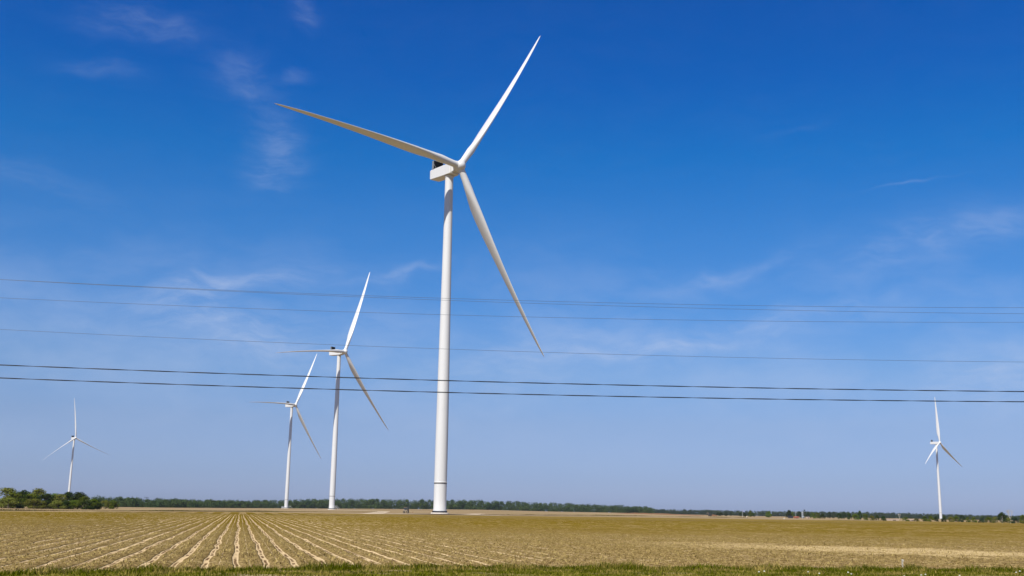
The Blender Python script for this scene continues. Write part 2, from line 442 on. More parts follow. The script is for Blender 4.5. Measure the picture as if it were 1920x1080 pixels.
def build_stubble():
    r = np.random.default_rng(21); n = 110000
    v = 22 + 60 * r.random(n) ** 1.3; az = r.uniform(-math.radians(28), math.radians(28), n)
    x = v * np.sin(az) / np.cos(az) ; y = v.copy()
    u = x * RU[0] + y * RU[1]; w = x * RV[0] + y * RV[1]
    d = np.abs(furrow_dist(u, w)); keep = (d > .2) & (y > verge_edge(x) - .1)
    x, y, u, w = x[keep], y[keep], u[keep], w[keep]
    z = field_z(u, w)
    H = .03 + .06 * r.random(len(x)) ** 2; V, F = blades(np.stack([x, y, z - .005], 1), H, .014 + .03 * r.random(len(x)), 2.0, 8)
    m = mat_blade('dry_stubble', (.54, .42, .23), (.22, .155, .075), (.24, .20, .08), .66, .85, 1.4, .1)
    tag(link('crop_stubble', np_mesh('crop_stubble', V, F), m), 'dry straw stubble scattered on the ridges between furrows', 'stubble', kind='stuff')
build_stubble()

# low weeds along the far edge of the field
def build_weeds():
    r = np.random.default_rng(31); P = []; H = []
    for (p0, y0, p1, y1, hh, dens) in WEEDS:
        a, b = on_ground(p0, y0), on_ground(p1, y1); L = math.hypot(b[0] - a[0], b[1] - a[1]); n = int(L * dens)
        t = r.random(n); x = a[0] + (b[0] - a[0]) * t; y = a[1] + (b[1] - a[1]) * t + r.normal(0, 1.6, n)
        cl = vnoise(np.full(n, 12), x / 5) * .5 + .6
        P.append(np.stack([x, y, ground_z(x, y)], 1)); H.append(hh * (.5 + r.random(n)) * cl)
    P = np.concatenate(P); H = np.concatenate(H)
    V, F = blades(P, H, .12 + .2 * r.random(len(P)), .6, 4)
    m = mat_blade('edge_weeds', (.085, .060, .022), (.15, .11, .035), (.10, .11, .03), .55, .7, .12, .1)
    tag(link('edge_weeds', np_mesh('edge_weeds', V, F), m), 'low dark weeds along the ditch at the far field edge', 'weeds', kind='stuff')
WEEDS = [(-80, 957.2, 450, 959.2, .45, 26), (430, 959.2, 720, 961.0, .42, 22), (900, 965.0, 1130, 967.4, .30, 16),
         (1130, 967.6, 1400, 971.0, .32, 16), (1560, 975.2, 1660, 976.2, .2, 8)]
build_weeds()

# ------------------------------------------------------------------ access road and crane pad
ROADM = plain('pale_gravel', (.42, .335, .235), .95, .0, .2, .35)
def strip(name, pts, width, mat, dz, kind='structure'):
    V = []; F = []; pts = [Vector((*p, 0)) for p in pts]
    P = []
    for a, b in zip(pts[:-1], pts[1:]):
        n = max(1, int((b - a).length / 8))
        P += [a.lerp(b, k / n) for k in range(n)]
    P.append(pts[-1])
    for i, p in enumerate(P):
        t = (P[min(i + 1, len(P) - 1)] - P[max(i - 1, 0)]).normalized(); nrm = Vector((-t.y, t.x, 0))
        for s_ in (-1, -.33, .33, 1):
            q = p + nrm * s_ * width / 2; V.append((q.x, q.y, float(ground_z(q.x, q.y)) + dz))
        if i:
            b = 4 * i
            for k in range(3): F.append((b - 4 + k, b - 3 + k, b + k + 1, b + k))
    me = bpy.data.meshes.new(name); me.from_pydata(V, [], F); me.update()
    if me.polygons[0].normal.z < 0: me.flip_normals()
    return tag(link(name, me, mat), kind=kind)
RD = [on_ground(560, 955.6), on_ground(720, 960.2), (T1[0] - 24, T1[1] + 10), (T1[0] + 4, T1[1] + 16), on_ground(900, 964.0), on_ground(1000, 966.2), on_ground(1120, 968.0), on_ground(1250, 969.2), on_ground(1400, 971.2), on_ground(1520, 974)]
strip('road', RD, 7, ROADM, .03)
def build_pad():
    V = []; F = []; n = 40
    for k, r in enumerate((0, 7, 13, 19)):
        for i in range(n):
            a = 2 * math.pi * i / n; rr = r * (1 + .12 * math.sin(3 * a + k))
            x, y = T1[0] - 3 + rr * 1.3 * math.cos(a), T1[1] - 1 + rr * .55 * math.sin(a)
            V.append((x, y, float(ground_z(x, y)) + .045))
    for k in range(3):
        for i in range(n): F.append((k * n + i, k * n + (i + 1) % n, (k + 1) * n + (i + 1) % n, (k + 1) * n + i))
    me = bpy.data.meshes.new('pad'); me.from_pydata(V, [], F); me.update(); me.validate()
    if me.polygons[-1].normal.z < 0: me.flip_normals()
    tag(link('gravel_pad', me, ROADM), kind='structure')
build_pad()

# ------------------------------------------------------------------ wind turbines
def mat_white():
    m, T, p = new_mat('turbine_white', .42, .4)
    tc = T.add('ShaderNodeTexCoord'); O = tc.outputs['Object']
    n = T.noise(T.mapping(O, (1, 1, .05)), .9, 4); n2 = T.noise(O, .25, 3)
    col = T.mix(T.ramp(n, .45, .75, 0, .5), (.555, .555, .54), (.49, .485, .465))
    col = T.mix(T.ramp(n2, .5, .75, 0, .35), col, (.515, .515, .50))
    T.put(p.inputs['Base Color'], col)
    return m
WHITE = mat_white()
DARK = plain('cooler_black', (.010, .010, .011), .9, .05)
GREYM = plain('grey_steel', (.16, .17, .18), .45, .5)
LGREY = plain('pale_grey_metal', (.30, .31, .31), .7, .2)
SEAM = plain('dark_seam', (.02, .02, .025), .6, .2)
CONC = plain('foundation_concrete', (.46, .42, .37), .95, .1)
HUB_H, OVER, TILT, CONE, BLEN, PREB = 120., 6., .0779655, .0252, 73.83, 4.0
TOP_H = HUB_H - 2.3

def tower_mesh():
    mb = MB(); prof = []
    prof += [(2.32, .55), (2.30, .9), (2.15, 1.6)]
    for k in range(1, 41):
        t = k / 40; z = 1.6 + (TOP_H - 1.6) * t
        prof.append((2.14 - .07 * t - .62 * sstep(np.float64((t - .1) / .9)) * 1.0, z))
    mb.lathe(prof, 64)
    return mb.mesh('tower')
def tower_r(z): t = (z - 1.6) / (TOP_H - 1.6); return 2.14 - .07 * t - .62 * float(sstep((t - .1) / .9))
def ring_mesh(name, z, h, out):
    mb = MB(); r = tower_r(z)
    mb.lathe([(r - .05, z - h / 2), (r + out, z - h / 2), (r + out, z + h / 2), (r - .05, z + h / 2)], 64, cap=False)
    return mb.mesh(name)
def loft_rect(mb, secs, nseg=6):                      # rounded-rectangle sections along x: (x, y half, z lo, z hi, radius)
    R = []
    for (x, hy, z0, z1, rad) in secs:
        ring = []; cz = (z0 + z1) / 2; hz = (z1 - z0) / 2
        for q, (sy, sz) in enumerate(((1, 1), (-1, 1), (-1, -1), (1, -1))):
            for k in range(nseg + 1):
                a = math.pi / 2 * (q + k / nseg)
                ring.append(Vector((x, sy * (hy - rad) + rad * math.cos(a), cz + sz * (hz - rad) + rad * math.sin(a))))
        R.append(ring)
    mb.rings(R)
def nacelle_mesh():                                   # origin at the hub height on the tower axis
    mb = MB()
    loft_rect(mb, [(-9.35, 1.5, -1.15, 1.45, .3), (-9.2, 1.85, -1.55, 1.75, .3), (-8.6, 2.0, -1.75, 1.85, .2), (-2.5, 2.05, -1.95, 1.9, .2),
                   (2.5, 2.05, -1.95, 1.9, .2), (3.1, 1.9, -1.8, 1.3, .2), (3.15, 1.5, -1.4, 1.1, .2), (4.3, 1.45, -1.3, 1.2, .2)])
    me = mb.mesh('nacelle'); me.polygons.foreach_set('use_smooth', [False] * len(me.polygons))
    return me
def hub_mesh():                                       # origin at the hub centre, +X upwind
    mb = MB(); R = []
    for (x, r) in ((-2.0, 1.5), (-1.85, 1.7), (-.8, 1.88), (.5, 1.85), (1.2, 1.65), (1.75, 1.3), (2.1, .85), (2.27, .35), (2.3, .02)):
        R.append([Vector((x, r * math.cos(a), r * math.sin(a))) for a in np.linspace(0, 2 * math.pi, 36, endpoint=False)])
    mb.rings(R)
    for k in range(3):                                # sockets the blades sit in
        a = k * 2 * math.pi / 3; d = Vector((0, -math.sin(a), math.cos(a)))
        mb.tube(d * .7, d * 2.15, 1.4, 1.26, 28)
    return mb.mesh('hub')
def naca(t, n=26):
    P = []
    for k in range(n):
        a = 2 * math.pi * k / n; x = .5 * (1 + math.cos(a)); s_ = 1 if a < math.pi else -1
        y = 5 * t * (.2969 * math.sqrt(x) - .126 * x - .3516 * x ** 2 + .2843 * x ** 3 - .1036 * x ** 4)
        P.append((x, s_ * y * (1.15 if s_ > 0 else .8)))    # x: 0 leading, 1 trailing ; + suction side
    return P
def blade_mesh():
    st = [(0.0, 2.35, 1.0), (.02, 2.35, 1.0), (.05, 2.5, .94), (.09, 3.2, .70), (.14, 4.2, .46), (.19, 4.95, .33), (.25, 5.1, .27), (.32, 4.8, .235),
          (.40, 4.3, .21), (.50, 3.6, .195), (.60, 3.0, .185), (.70, 2.4, .18), (.80, 1.9, .19), (.88, 1.5, .19), (.94, 1.05, .21), (.975, .75, .22), (.993, .42, .24), (1., .12, .3)]
    mb = MB(); R = []; n = 26
    for (t, ch, th) in st:
        r = 1.9 + (BLEN - 1.9) * t
        beta = math.radians(83 + 11 * max(0, 1 - t / .85) ** 1.6)
        le = Vector((math.sin(beta), math.cos(beta), 0)); pn = Vector((math.cos(beta), -math.sin(beta), 0))
        ctr = Vector((math.sin(CONE) * r, 0, math.cos(CONE) * r)) + pn * (PREB * max(0, t) ** 2)
        blend = min(1, max(0, (t - .02) / .15)); blend = blend * blend * (3 - 2 * blend)
        ring = []
        for k, (x, y) in enumerate(naca(th, n)):
            a = 2 * math.pi * k / n
            cx, cy = .5 + .5 * math.cos(a), .5 * math.sin(a)       # round root
            xx = cx * (1 - blend) + x * blend; yy = cy * (1 - blend) + y * blend
            piv = .5 * (1 - blend) + .32 * blend
            ring.append(ctr + le * ((piv - xx) * ch) - pn * (yy * ch))
        R.append(ring)
    mb.rings(R)
    return mb.mesh('blade')
TM, NM, HM, BM = tower_mesh(), nacelle_mesh(), hub_mesh(), blade_mesh()
for me in (TM, NM, HM, BM): me.materials.append(WHITE)
RING = ring_mesh('flange_ring', 10.4, .34, .07); RING.materials.append(WHITE)
RLO = ring_mesh('joint_seam', 9.95, .22, .035); RLO.materials.append(SEAM)
RBASE = ring_mesh('base_ring', 1.7, .2, .2)
_mb = MB(); _mb.lathe([(2.38, .38), (2.52, .40), (2.52, .95), (2.34, .97)], 64, cap=False); RBASE = _mb.mesh('base_ring'); RBASE.materials.append(SEAM)
_mb = MB(); _mb.lathe([(3.0, -.5), (3.0, .36), (2.9, .42), (.5, .45)], 48); FOUND = _mb.mesh('foundation'); FOUND.materials.append(CONC)
def cooler_mesh():
    mb = MB()
    mb.box((0, 0, 1.65), (.9, 4.1, 2.9))
    for k in range(21): mb.box((.48, 0, .35 + k * .125), (.08, 3.9, .03))
    return mb.mesh('cooler')
COOL = cooler_mesh(); COOL.materials.append(DARK)
def cooler_frame():
    mb = MB()
    for y in (-2.02, 2.02):
        mb.box((0, y * 1.04, 1.55), (1.0, .08, 3.1)); mb.tube((0, y, 2.4), (1.8, y, 0.05), .06, .06, 8)
    mb.box((0, 0, 3.14), (.95, 4.25, .07)); mb.box((0, 0, .13), (.6, 4.0, .12))
    return mb.mesh('cooler_frame')
CFR = cooler_frame(); CFR.materials.append(GREYM)
def mast_mesh():
    mb = MB(); mb.tube((0, 0, 0), (0, 0, 1.5), .05, .04, 8); mb.tube((-.3, 0, 1.3), (.3, 0, 1.3), .03, .03, 6)
    for x in (-.3, .3): mb.tube((x, 0, 1.3), (x, 0, 1.6), .07, .05, 8)
    return mb.mesh('wind_sensor')
MAST = mast_mesh(); MAST.materials.append(GREYM)
def stairs_mesh():
    mb = MB(); 
    mb.box((0, -3.5, 1.9), (1.8, 2.2, .12))
    for k in range(8): mb.box((0, -4.75 - k * .28, 1.75 - k * .2), (1.3, .26, .05))
    for x in (-.8, .8):
        mb.tube((x, -2.5, 2.9), (x, -4.6, 2.9), .04, .04, 6); mb.tube((x, -4.6, 2.9), (x, -6.9, 1.2), .04, .04, 6)
        for y in (-2.6, -3.6, -4.6): mb.tube((x, y, .2), (x, y, 2.9), .04, .04, 6)
        mb.tube((x, -6.9, .1), (x, -6.9, 1.2), .04, .04, 6)
    return mb.mesh('entry_stairs')
STAIR = stairs_mesh(); STAIR.materials.append(WHITE)
def belly_mesh():
    mb = MB(); mb.lathe([(1.5, -.25), (1.62, -.1), (1.7, .2)], 40); return mb.mesh('yaw_collar')
YAW = belly_mesh(); YAW.materials.append(WHITE)

def turbine(X, Y, phi, psi, label, stairs=None):
    root = empty('wind_turbine', (X, Y, float(ground_z(X, Y))), -psi)
    tag(root, label, 'wind turbine', 'wind turbines standing in the fields')
    dz = -float(ground_z(X, Y))                       # keeps hubs level while bases follow the ground
    def P(name, me, parent, M=None):
        o = bpy.data.objects.new(name, me); COL.objects.link(o); o.parent = parent
        if M is not None: o.matrix_local = M
        return o
    tw = P('tower', TM, root); P('flange_ring', RING, tw); P('joint_seam', RLO, tw); P('base_ring', RBASE, tw); P('foundation', FOUND, root)
    if stairs is not None: P('entry_stairs', STAIR, tw, Matrix.Rotation(stairs, 4, 'Z'))
    H = HUB_H + dz
    na = P('nacelle', NM, root, Matrix.Translation((0, 0, H + .1)))
    P('yaw_collar', YAW, na, Matrix.Translation((0, 0, -2.4)))
    P('cooler', COOL, na, Matrix.Translation((-7.2, 0, 1.85)))
    P('cooler_frame', CFR, na, Matrix.Translation((-7.2, 0, 1.85)))
    P('wind_sensor', MAST, na, Matrix.Translation((-5.0, .8, 1.85)))
    base = Matrix.Translation((0, 0, H)) @ Matrix.Rotation(-TILT, 4, 'Y') @ Matrix.Translation((OVER, 0, 0))
    hb = P('hub', HM, root, base @ Matrix.Rotation(phi, 4, 'X'))
    for k in (0, 1, 2):
        P('blade', BM, root, base @ Matrix.Rotation(phi - k * 2 * math.pi / 3, 4, 'X'))
    return root
turbine(-22.95, 369.5, -.618158, .868465, 'largest and nearest white wind turbine with a dark seam low on its tower')
turbine(-133.26, 833.4, -.431462, .627612, 'second largest wind turbine, just left of the nearest one, its tower streaked by blade shadow', 1.6)
turbine(-257.74, 1281.3, -.526542, .612290, 'smaller wind turbine close to the left of the second largest one', 2.6)
turbine(-797.8, 2001.5, .062775, .778811, 'faint far wind turbine at the far left rising behind the dark green trees')
turbine(686.4, 1754.0, -.051735, .826272, 'distant wind turbine standing alone at the far right of the photo')

# ------------------------------------------------------------------ overhead wires
WIREM = plain('wire_aluminium', (.07, .085, .10), .5, .4)
CABLEM = plain('black_cable', (.012, .013, .016), .5, .3)
def wire(name, a, b, c, label, rad, twist=False):
    mb = MB(); m = CABLEM if twist else WIREM
    xs = np.arange(-42, 46.01, .12 if twist else .8)
    strands = ((0, .0095, .009), (math.pi, .0095, .009)) if twist else ((0, 0, rad),)
    for ph, off, rr in strands:
        R = []
        for x in xs:
            y = 34 + .1 * x; z = a + b * x + c * x * x; w = x * 2 * math.pi / 2.9 + ph
            cy, cz = y + off * math.cos(w), z + off * math.sin(w)
            R.append([Vector((x, cy + rr * math.cos(q), cz + rr * math.sin(q))) for q in np.linspace(0, 2 * math.pi, 6, endpoint=False)])
        mb.rings(R)
    o = mb.build(name, m)
    tag(o, label, 'wire' if not twist else 'cable', 'power wires and cables crossing the picture')
wire('power_wire', 8.2116, .007175, 8.24e-4, 'topmost thin power wire, upper of the pair that splits apart to the right', .005)
wire('power_wire', 8.1359, .001046, 7.29e-4, 'thin power wire just under the topmost wire, nearly touching it at left', .005)
wire('power_wire', 7.6845, .00937, 7.91e-4, 'third thin power wire from the top, below the close pair', .005)
wire('power_wire', 6.5681, -.001858, 6.73e-4, 'faint lone wire midway between the upper wires and the thick black cables', .005)
wire('twisted_cable', 5.5783, .00136, 4.99e-4, 'upper of the two thick black twisted cables', .02, True)
wire('twisted_cable', 5.2101, .003036, 5.09e-4, 'lower of the two thick black twisted cables, lowest line in the sky', .02, True)

# ------------------------------------------------------------------ trees
def mat_leaf(name, lo, hi, tint, sc=.35):
    m, T, p = new_mat(name, .9, .02)
    g = T.add('ShaderNodeNewGeometry'); oi = T.add('ShaderNodeObjectInfo')
    n = T.noise(g.outputs['Position'], sc, 3, .6)
    col = T.mix(T.ramp(n, .32, .68), lo, hi)
    col = T.mix(T.math('MULTIPLY', g.outputs['Random Per Island'], .6), col, tint)
    hs = T.add('ShaderNodeHueSaturation'); T.put(hs.inputs['Color'], col)
    T.put(hs.inputs['Hue'], T.ramp(oi.outputs['Random'], 0, 1, .485, .515, False))
    T.put(hs.inputs['Value'], T.ramp(oi.outputs['Random'], 0, 1, .6, 1.0, False))
    T.put(p.inputs['Base Color'], hs.outputs[0])
    tr = T.add('ShaderNodeBsdfTranslucent'); T.l.new(hs.outputs[0], tr.inputs[0])
    mx = T.add('ShaderNodeMixShader'); mx.inputs[0].default_value = .08
    T.l.new(p.outputs[0], mx.inputs[1]); T.l.new(tr.outputs[0], mx.inputs[2])
    T.l.new(mx.outputs[0], T.n['Material Output'].inputs[0])
    return m
LEAF = mat_leaf('leaf_green', (.060, .092, .007), (.155, .18, .018), (.09, .14, .012))
LEAFD = mat_leaf('leaf_dark', (.020, .038, .006), (.050, .072, .013), (.034, .056, .010))
LEAFO = mat_leaf('leaf_olive', (.095, .105, .016), (.185, .175, .034), (.13, .14, .02))
LEAFB = mat_leaf('leaf_bluegreen', (.030, .052, .026), (.060, .085, .040), (.045, .07, .03))
LEAFF = mat_leaf('leaf_wood', (.026, .052, .018), (.080, .112, .034), (.050, .070, .022), .045)
BARK = plain('bark', (.12, .095, .07), .9, .1)
BARKP = plain('pale_bark', (.42, .38, .32), .9, .1)

def crown_arrays(r, lobes, per, size, squash=.8):
    """leaf-sized quads spread in the shells of many uneven lobes"""
    V = []; 
    for (c, rad) in lobes:
        n = max(6, int(per * rad ** 2))
        d = r.normal(size=(n, 3)); d /= np.linalg.norm(d, axis=1)[:, None]
        q = np.array(c) + d * (rad * (.55 + .5 * r.random(n)))[:, None] * np.array([1, 1, squash])
        V.append((q, d))
    Q = np.concatenate([a for a, b in V]); D = np.concatenate([b for a, b in V])
    n = len(Q); nr = D + r.normal(size=(n, 3)) * .38; nr /= np.linalg.norm(nr, axis=1)[:, None]
    t = np.cross(nr, r.normal(size=(n, 3))); t /= np.linalg.norm(t, axis=1)[:, None]; b = np.cross(nr, t)
    s_ = (size * (.5 + r.random(n)))[:, None]
    W4 = np.stack([Q - t * s_ * .5, Q - b * s_ * .28, Q + t * s_ * .5, Q + b * s_ * .28], 1).reshape(-1, 3)
    F = np.arange(n * 4).reshape(n, 4)
    return W4, F
def tree_protos(seed, form):
    """unit-height tree: crown mesh + trunk mesh"""
    r = np.random.default_rng(seed); lobes = []
    if form == 'bush':   z0, z1, w, k, lr = .10, .80, .62, 22, .20
    elif form == 'tall': z0, z1, w, k, lr = .12, .88, .17, 16, .10
    elif form == 'loose': z0, z1, w, k, lr = .14, .86, .40, 26, .13
    else:                z0, z1, w, k, lr = .10, .83, .42, 30, .155
    for i in range(k):
        t = r.random(); z = z0 + (z1 - z0) * t
        ww = w * (math.sin(math.pi * min(1, (.28 + .72 * t))) ** .6 if form != 'bush' else math.sqrt(max(.05, 1 - t * t * .8)))
        a = r.random() * 2 * math.pi; q = ww * math.sqrt(r.random())
        lobes.append(((q * math.cos(a), q * math.sin(a), z), lr * (.65 + .75 * r.random())))
    lobes.append(((r.normal() * .06, r.normal() * .06, z1), lr * .8))
    V, F = crown_arrays(r, lobes, 5200, .05, .8)
    crown = np_mesh('crown', V, F)
    mb = MB(); top = z1 * .85
    mb.rings([[Vector((rr * math.cos(a) + dx, rr * math.sin(a), z)) for a in np.linspace(0, 2 * math.pi, 8, endpoint=False)]
              for rr, z, dx in ((.035, -.02, 0), (.024, .1, .004), (.018, .35, .012), (.006, top, .0))])
    for c, rad in lobes[:9]:
        z = .18 + .35 * r.random(); mb.tube((.01, 0, min(z, c[2])), c, .011, .003, 6)
    return crown, mb.mesh('trunk')
def crown_variants(form, seeds): return [tree_protos(s_, form) for s_ in seeds]
PROTO = {'full': crown_variants('full', (1, 2, 3, 4)), 'bush': crown_variants('bush', (11, 12, 13)),
         'tall': crown_variants('tall', (21,)), 'loose': crown_variants('loose', (31, 32))}
MATCH = {'g': LEAF, 'd': LEAFD, 'o': LEAFO, 'b': LEAFB}
_cache = {}
trnd = random.Random(4)
def plant(name, cat, px, base, top, width, D, form, tone, label, group, bark=BARK):
    """a tree at bearing px; base/top give its height at distance D; width in px"""
    x, y = at_dist(px, D); h = (base - top) * D / PXF
    var = trnd.randrange(len(PROTO[form])); cr, tr = PROTO[form][var]
    key = (form, var, tone)
    if key not in _cache:
        c2 = cr.copy(); c2.materials.append(MATCH[tone]); _cache[key] = c2
    kb = (form, var, bark.name)
    if kb not in _cache:
        t2 = tr.copy(); t2.materials.append(bark); _cache[kb] = t2
    natural = {'full': .98, 'bush': 1.35, 'tall': .42, 'loose': .95}[form]
    sx = width * D / PXF / natural
    o = empty(name, (x, y, float(ground_z(x, y)) - .03), trnd.random() * 6.28)
    o.scale = (sx, sx, h)
    tag(o, label, cat, group)
    for nm, me in (('trunk', _cache[kb]), ('crown', _cache[key])):
        q = bpy.data.objects.new(nm, me); COL.objects.link(q); q.parent = o
    return o

GL = 'trees of the grove at the left edge'
LEFT = [  # px, top, width, distance, form, tone, name, label
    (-22, 918, 42, 405, 'full', 'o', 'tree', None), (-58, 920, 44, 410, 'full', 'g', 'tree', None),
    (9, 916, 36, 415, 'full', 'o', 'tree', 'tallest thin-topped olive tree at the very left end of the grove'),
    (24, 925, 30, 405, 'full', 'g', 'tree', 'green tree second from the left end of the grove'),
    (41, 920, 30, 412, 'full', 'd', 'tree', 'dark rounded tree in the grove, between the leftmost trees and the tall olive one'),
    (55, 927, 26, 404, 'full', 'g', 'tree', 'lower mid green tree at the left foot of the tall olive tree'),
    (70, 918, 31, 410, 'full', 'o', 'tree', 'tall olive tree with a small raised tip, left half of the grove'),
    (85, 926, 27, 404, 'full', 'd', 'tree', 'dark tree just right of the tall olive tree with the raised tip'),
    (99, 927, 25, 412, 'full', 'g', 'tree', 'mid green tree in the middle of the grove'),
    (112, 927, 25, 403, 'full', 'o', 'tree', 'olive tree directly left of the faint turbine tower'),
    (125, 924, 26, 412, 'full', 'd', 'tree', 'dark tree the faint left turbine tower rises behind'),
    (145, 923, 28, 405, 'full', 'd', 'tree', 'dark rounded tree just right of the faint turbine tower'),
    (158, 932, 22, 400, 'full', 'g', 'tree', 'green tree third from the right end of the grove'),
    (172, 936, 19, 398, 'full', 'g', 'tree', 'low green tree second from the right end of the grove'),
    (181, 938, 14, 400, 'full', 'd', 'tree', 'small dark tree at the right end of the grove'),
    (14, 938, 30, 385, 'bush', 'o', 'bush', 'greyish olive bush at the foot of the leftmost trees'),
    (62, 940, 26, 385, 'bush', 'o', 'bush', 'olive bush below the tall olive tree with the raised tip'),
    (106, 943, 22, 385, 'bush', 'o', 'bush', 'small olive bush below the middle of the grove'),
    (138, 942, 18, 388, 'bush', 'g', 'bush', 'bright green bush below the dark rounded tree by the faint turbine'),
    (30, 943, 22, 386, 'bush', 'd', 'bush', 'dark bush low between the two leftmost olive bushes'),
    (84, 943, 24, 388, 'bush', 'd', 'bush', 'dark bush low beneath the dark middle trees'),
    (122, 944, 20, 388, 'bush', 'd', 'bush', 'dark bush under the trees straight below the faint turbine tower'),
    (160, 944, 24, 388, 'bush', 'd', 'bush', 'dark bush under the right part of the grove'),
    (197, 943, 17, 470, 'bush', 'o', 'bush', 'brownish bush alone right of the grove'),
    (211, 943, 15, 470, 'bush', 'g', 'bush', 'small green and brown bush right of the brownish one, before the far wood'),
]
for px, top, w, D, form, tone, nm, lab in LEFT:
    hz = 944.56 + px * .01466
    base = hz + EYE * PXF / D * .98; top -= 5 if form == 'bush' else 1
    if lab is None: continue
    plant(nm, nm, px, base, top, w * 1.5, D, form, tone, lab, GL)

GR = 'trees and bushes along the right horizon'
RIGHT = [  # px, top, base, width, form, tone, name, label
    (1346, 960, 966.4, 8, 'bush', 'd', 'bush', 'small dark green bush right of the dark digger, left of a touching pair'),
    (1352, 960, 966.4, 8, 'bush', 'd', 'bush', 'small dark green bush right of the dark digger, right of a touching pair'),
    (1361, 960, 967, 8, 'full', 'b', 'tree', 'grey-green small tree between the dark bush pair and the flagpole'),
    (1371, 961, 967, 5, 'tall', 'd', 'tree', 'tiny dark narrow tree left of the flagpole'),
    (1388, 960.5, 967.5, 6, 'full', 'd', 'tree', 'small dark tree touching the flagpole on its left'),
    (1396, 960, 967.5, 7, 'full', 'd', 'tree', 'small dark tree touching the flagpole on its right'),
    (1406, 956, 968, 9, 'full', 'g', 'tree', 'taller green tree right of the flagpole'),
    (1411, 960, 968, 8, 'bush', 'd', 'bush', 'dark bush against the taller green tree right of the flagpole'),
    (1441, 957, 969.2, 12, 'full', 'g', 'tree', 'round bright green tree standing alone between flagpole and farmyard'),
    (1479, 954.5, 969.5, 13, 'full', 'd', 'tree', 'dark green tree behind the black shed'),
    (1486, 958, 969.5, 9, 'full', 'g', 'tree', 'green tree behind the gap between black shed and red roof'),
    (1498, 957, 970, 14, 'full', 'b', 'tree', 'blue-green tree behind the red roofed shed'),
    (1508.5, 954.5, 970, 6, 'tall', 'd', 'tree', 'tall narrow dark tree beside the grey silo'),
    (1516, 958, 970, 11, 'full', 'b', 'tree', 'blue-green rounded tree right of the tall narrow tree'),
    (1524, 960, 971, 12, 'bush', 'g', 'bush', 'green bush first from the left in the row right of the farmyard'),
    (1533, 959.5, 971, 12, 'bush', 'g', 'bush', 'green bush second from the left in the row right of the farmyard'),
    (1542, 961, 971.2, 11, 'bush', 'd', 'bush', 'dark bush ending the row right of the farmyard'),
    (1555, 957.5, 969, 9, 'full', 'b', 'tree', 'hazy blue-green tree, left of two beyond the gap in the bushes'),
    (1563, 957.5, 969, 9, 'full', 'b', 'tree', 'hazy blue-green tree, right of two beyond the gap in the bushes'),
    (1573, 960, 972, 10, 'full', 'd', 'tree', 'dark tree starting the long dense clump right of the gap'),
    (1582, 957, 972, 13, 'full', 'b', 'tree', 'flat topped grey-green tree in the long dense clump'),
    (1592, 960, 972.5, 10, 'bush', 'd', 'bush', 'dark bush under the flat topped grey-green tree'),
    (1603, 962, 973, 14, 'bush', 'g', 'bush', 'wide bright green bush in the middle of the dense clump'),
    (1611.5, 956, 973, 9, 'full', 'd', 'tree', 'dark round headed tree rising highest in the dense clump'),
    (1622, 962, 973.5, 13, 'bush', 'g', 'bush', 'green bush right of the highest round headed tree'),
    (1634, 965, 974, 12, 'bush', 'o', 'bush', 'low olive bush near the right end of the dense clump'),
    (1644, 964, 974, 9, 'bush', 'd', 'bush', 'dark bush closing the right end of the dense clump'),
    (1656, 966, 975.2, 13, 'full', 'd', 'tree', 'round dark green tree standing alone left of the small pink barns'),
    (1697, 967.5, 975.5, 14, 'bush', 'g', 'bush', 'green bush between the two small pink barns'),
    (1717, 970, 975.8, 12, 'bush', 'o', 'bush', 'low brownish bush right of the small pink barns'),
    (1733, 966, 976, 12, 'full', 'g', 'tree', 'green tree first in the thicket left of the lone turbine tower'),
    (1744, 965, 976.3, 12, 'full', 'g', 'tree', 'green tree in the middle of the thicket left of the lone turbine tower'),
    (1755, 966, 976.5, 10, 'full', 'd', 'tree', 'dark tree just left of the lone turbine tower'),
    (1769, 966, 976.8, 11, 'full', 'd', 'tree', 'dark tree just right of the lone turbine tower'),
    (1781, 966.5, 977, 12, 'bush', 'o', 'bush', 'olive bush second to the right of the lone turbine tower'),
    (1792, 965, 977, 12, 'full', 'g', 'tree', 'green tree third to the right of the lone turbine tower'),
    (1803, 963, 977.2, 13, 'full', 'b', 'tree', 'grey-green tree with raised top midway between turbine tower and tall dark tree'),
    (1814, 967, 977.4, 12, 'bush', 'g', 'bush', 'green bush right of the raised grey-green tree'),
    (1825, 967, 977.8, 13, 'bush', 'g', 'bush', 'second green bush right of the raised grey-green tree'),
    (1836, 972, 978, 8, 'bush', 'd', 'bush', 'small very dark round bush low before the thicket'),
    (1842, 966, 978, 12, 'full', 'b', 'tree', 'grey-green tree behind the small very dark round bush'),
    (1853, 967, 978.2, 13, 'bush', 'g', 'bush', 'green bush two places left of the tall dark tree'),
    (1865, 966.5, 978.5, 12, 'bush', 'o', 'bush', 'olive bush touching the tall dark tree on its left'),
    (1878, 958, 979, 17, 'full', 'd', 'tree', 'tall dark green tree with a pale trunk near the right edge'),
    (1890, 968, 979, 12, 'bush', 'o', 'bush', 'olive bush at the foot of the bare tree'),
    (1902, 967, 979.2, 14, 'bush', 'b', 'bush', 'grey-green bush between the bare tree and the right edge'),
    (1917, 963, 979.4, 14, 'full', 'g', 'tree', 'green tree cut by the right edge of the photo'),
]
for px, top, base, w, form, tone, nm, lab in RIGHT:
    hz = 944.56 + px * .01466
    D = min(1150, EYE * PXF / max(2.4, base - hz))
    plant(nm, nm, px, hz + EYE * PXF / D, top, w, D, form, tone, lab, GR, BARKP if 'pale trunk' in lab else BARK)

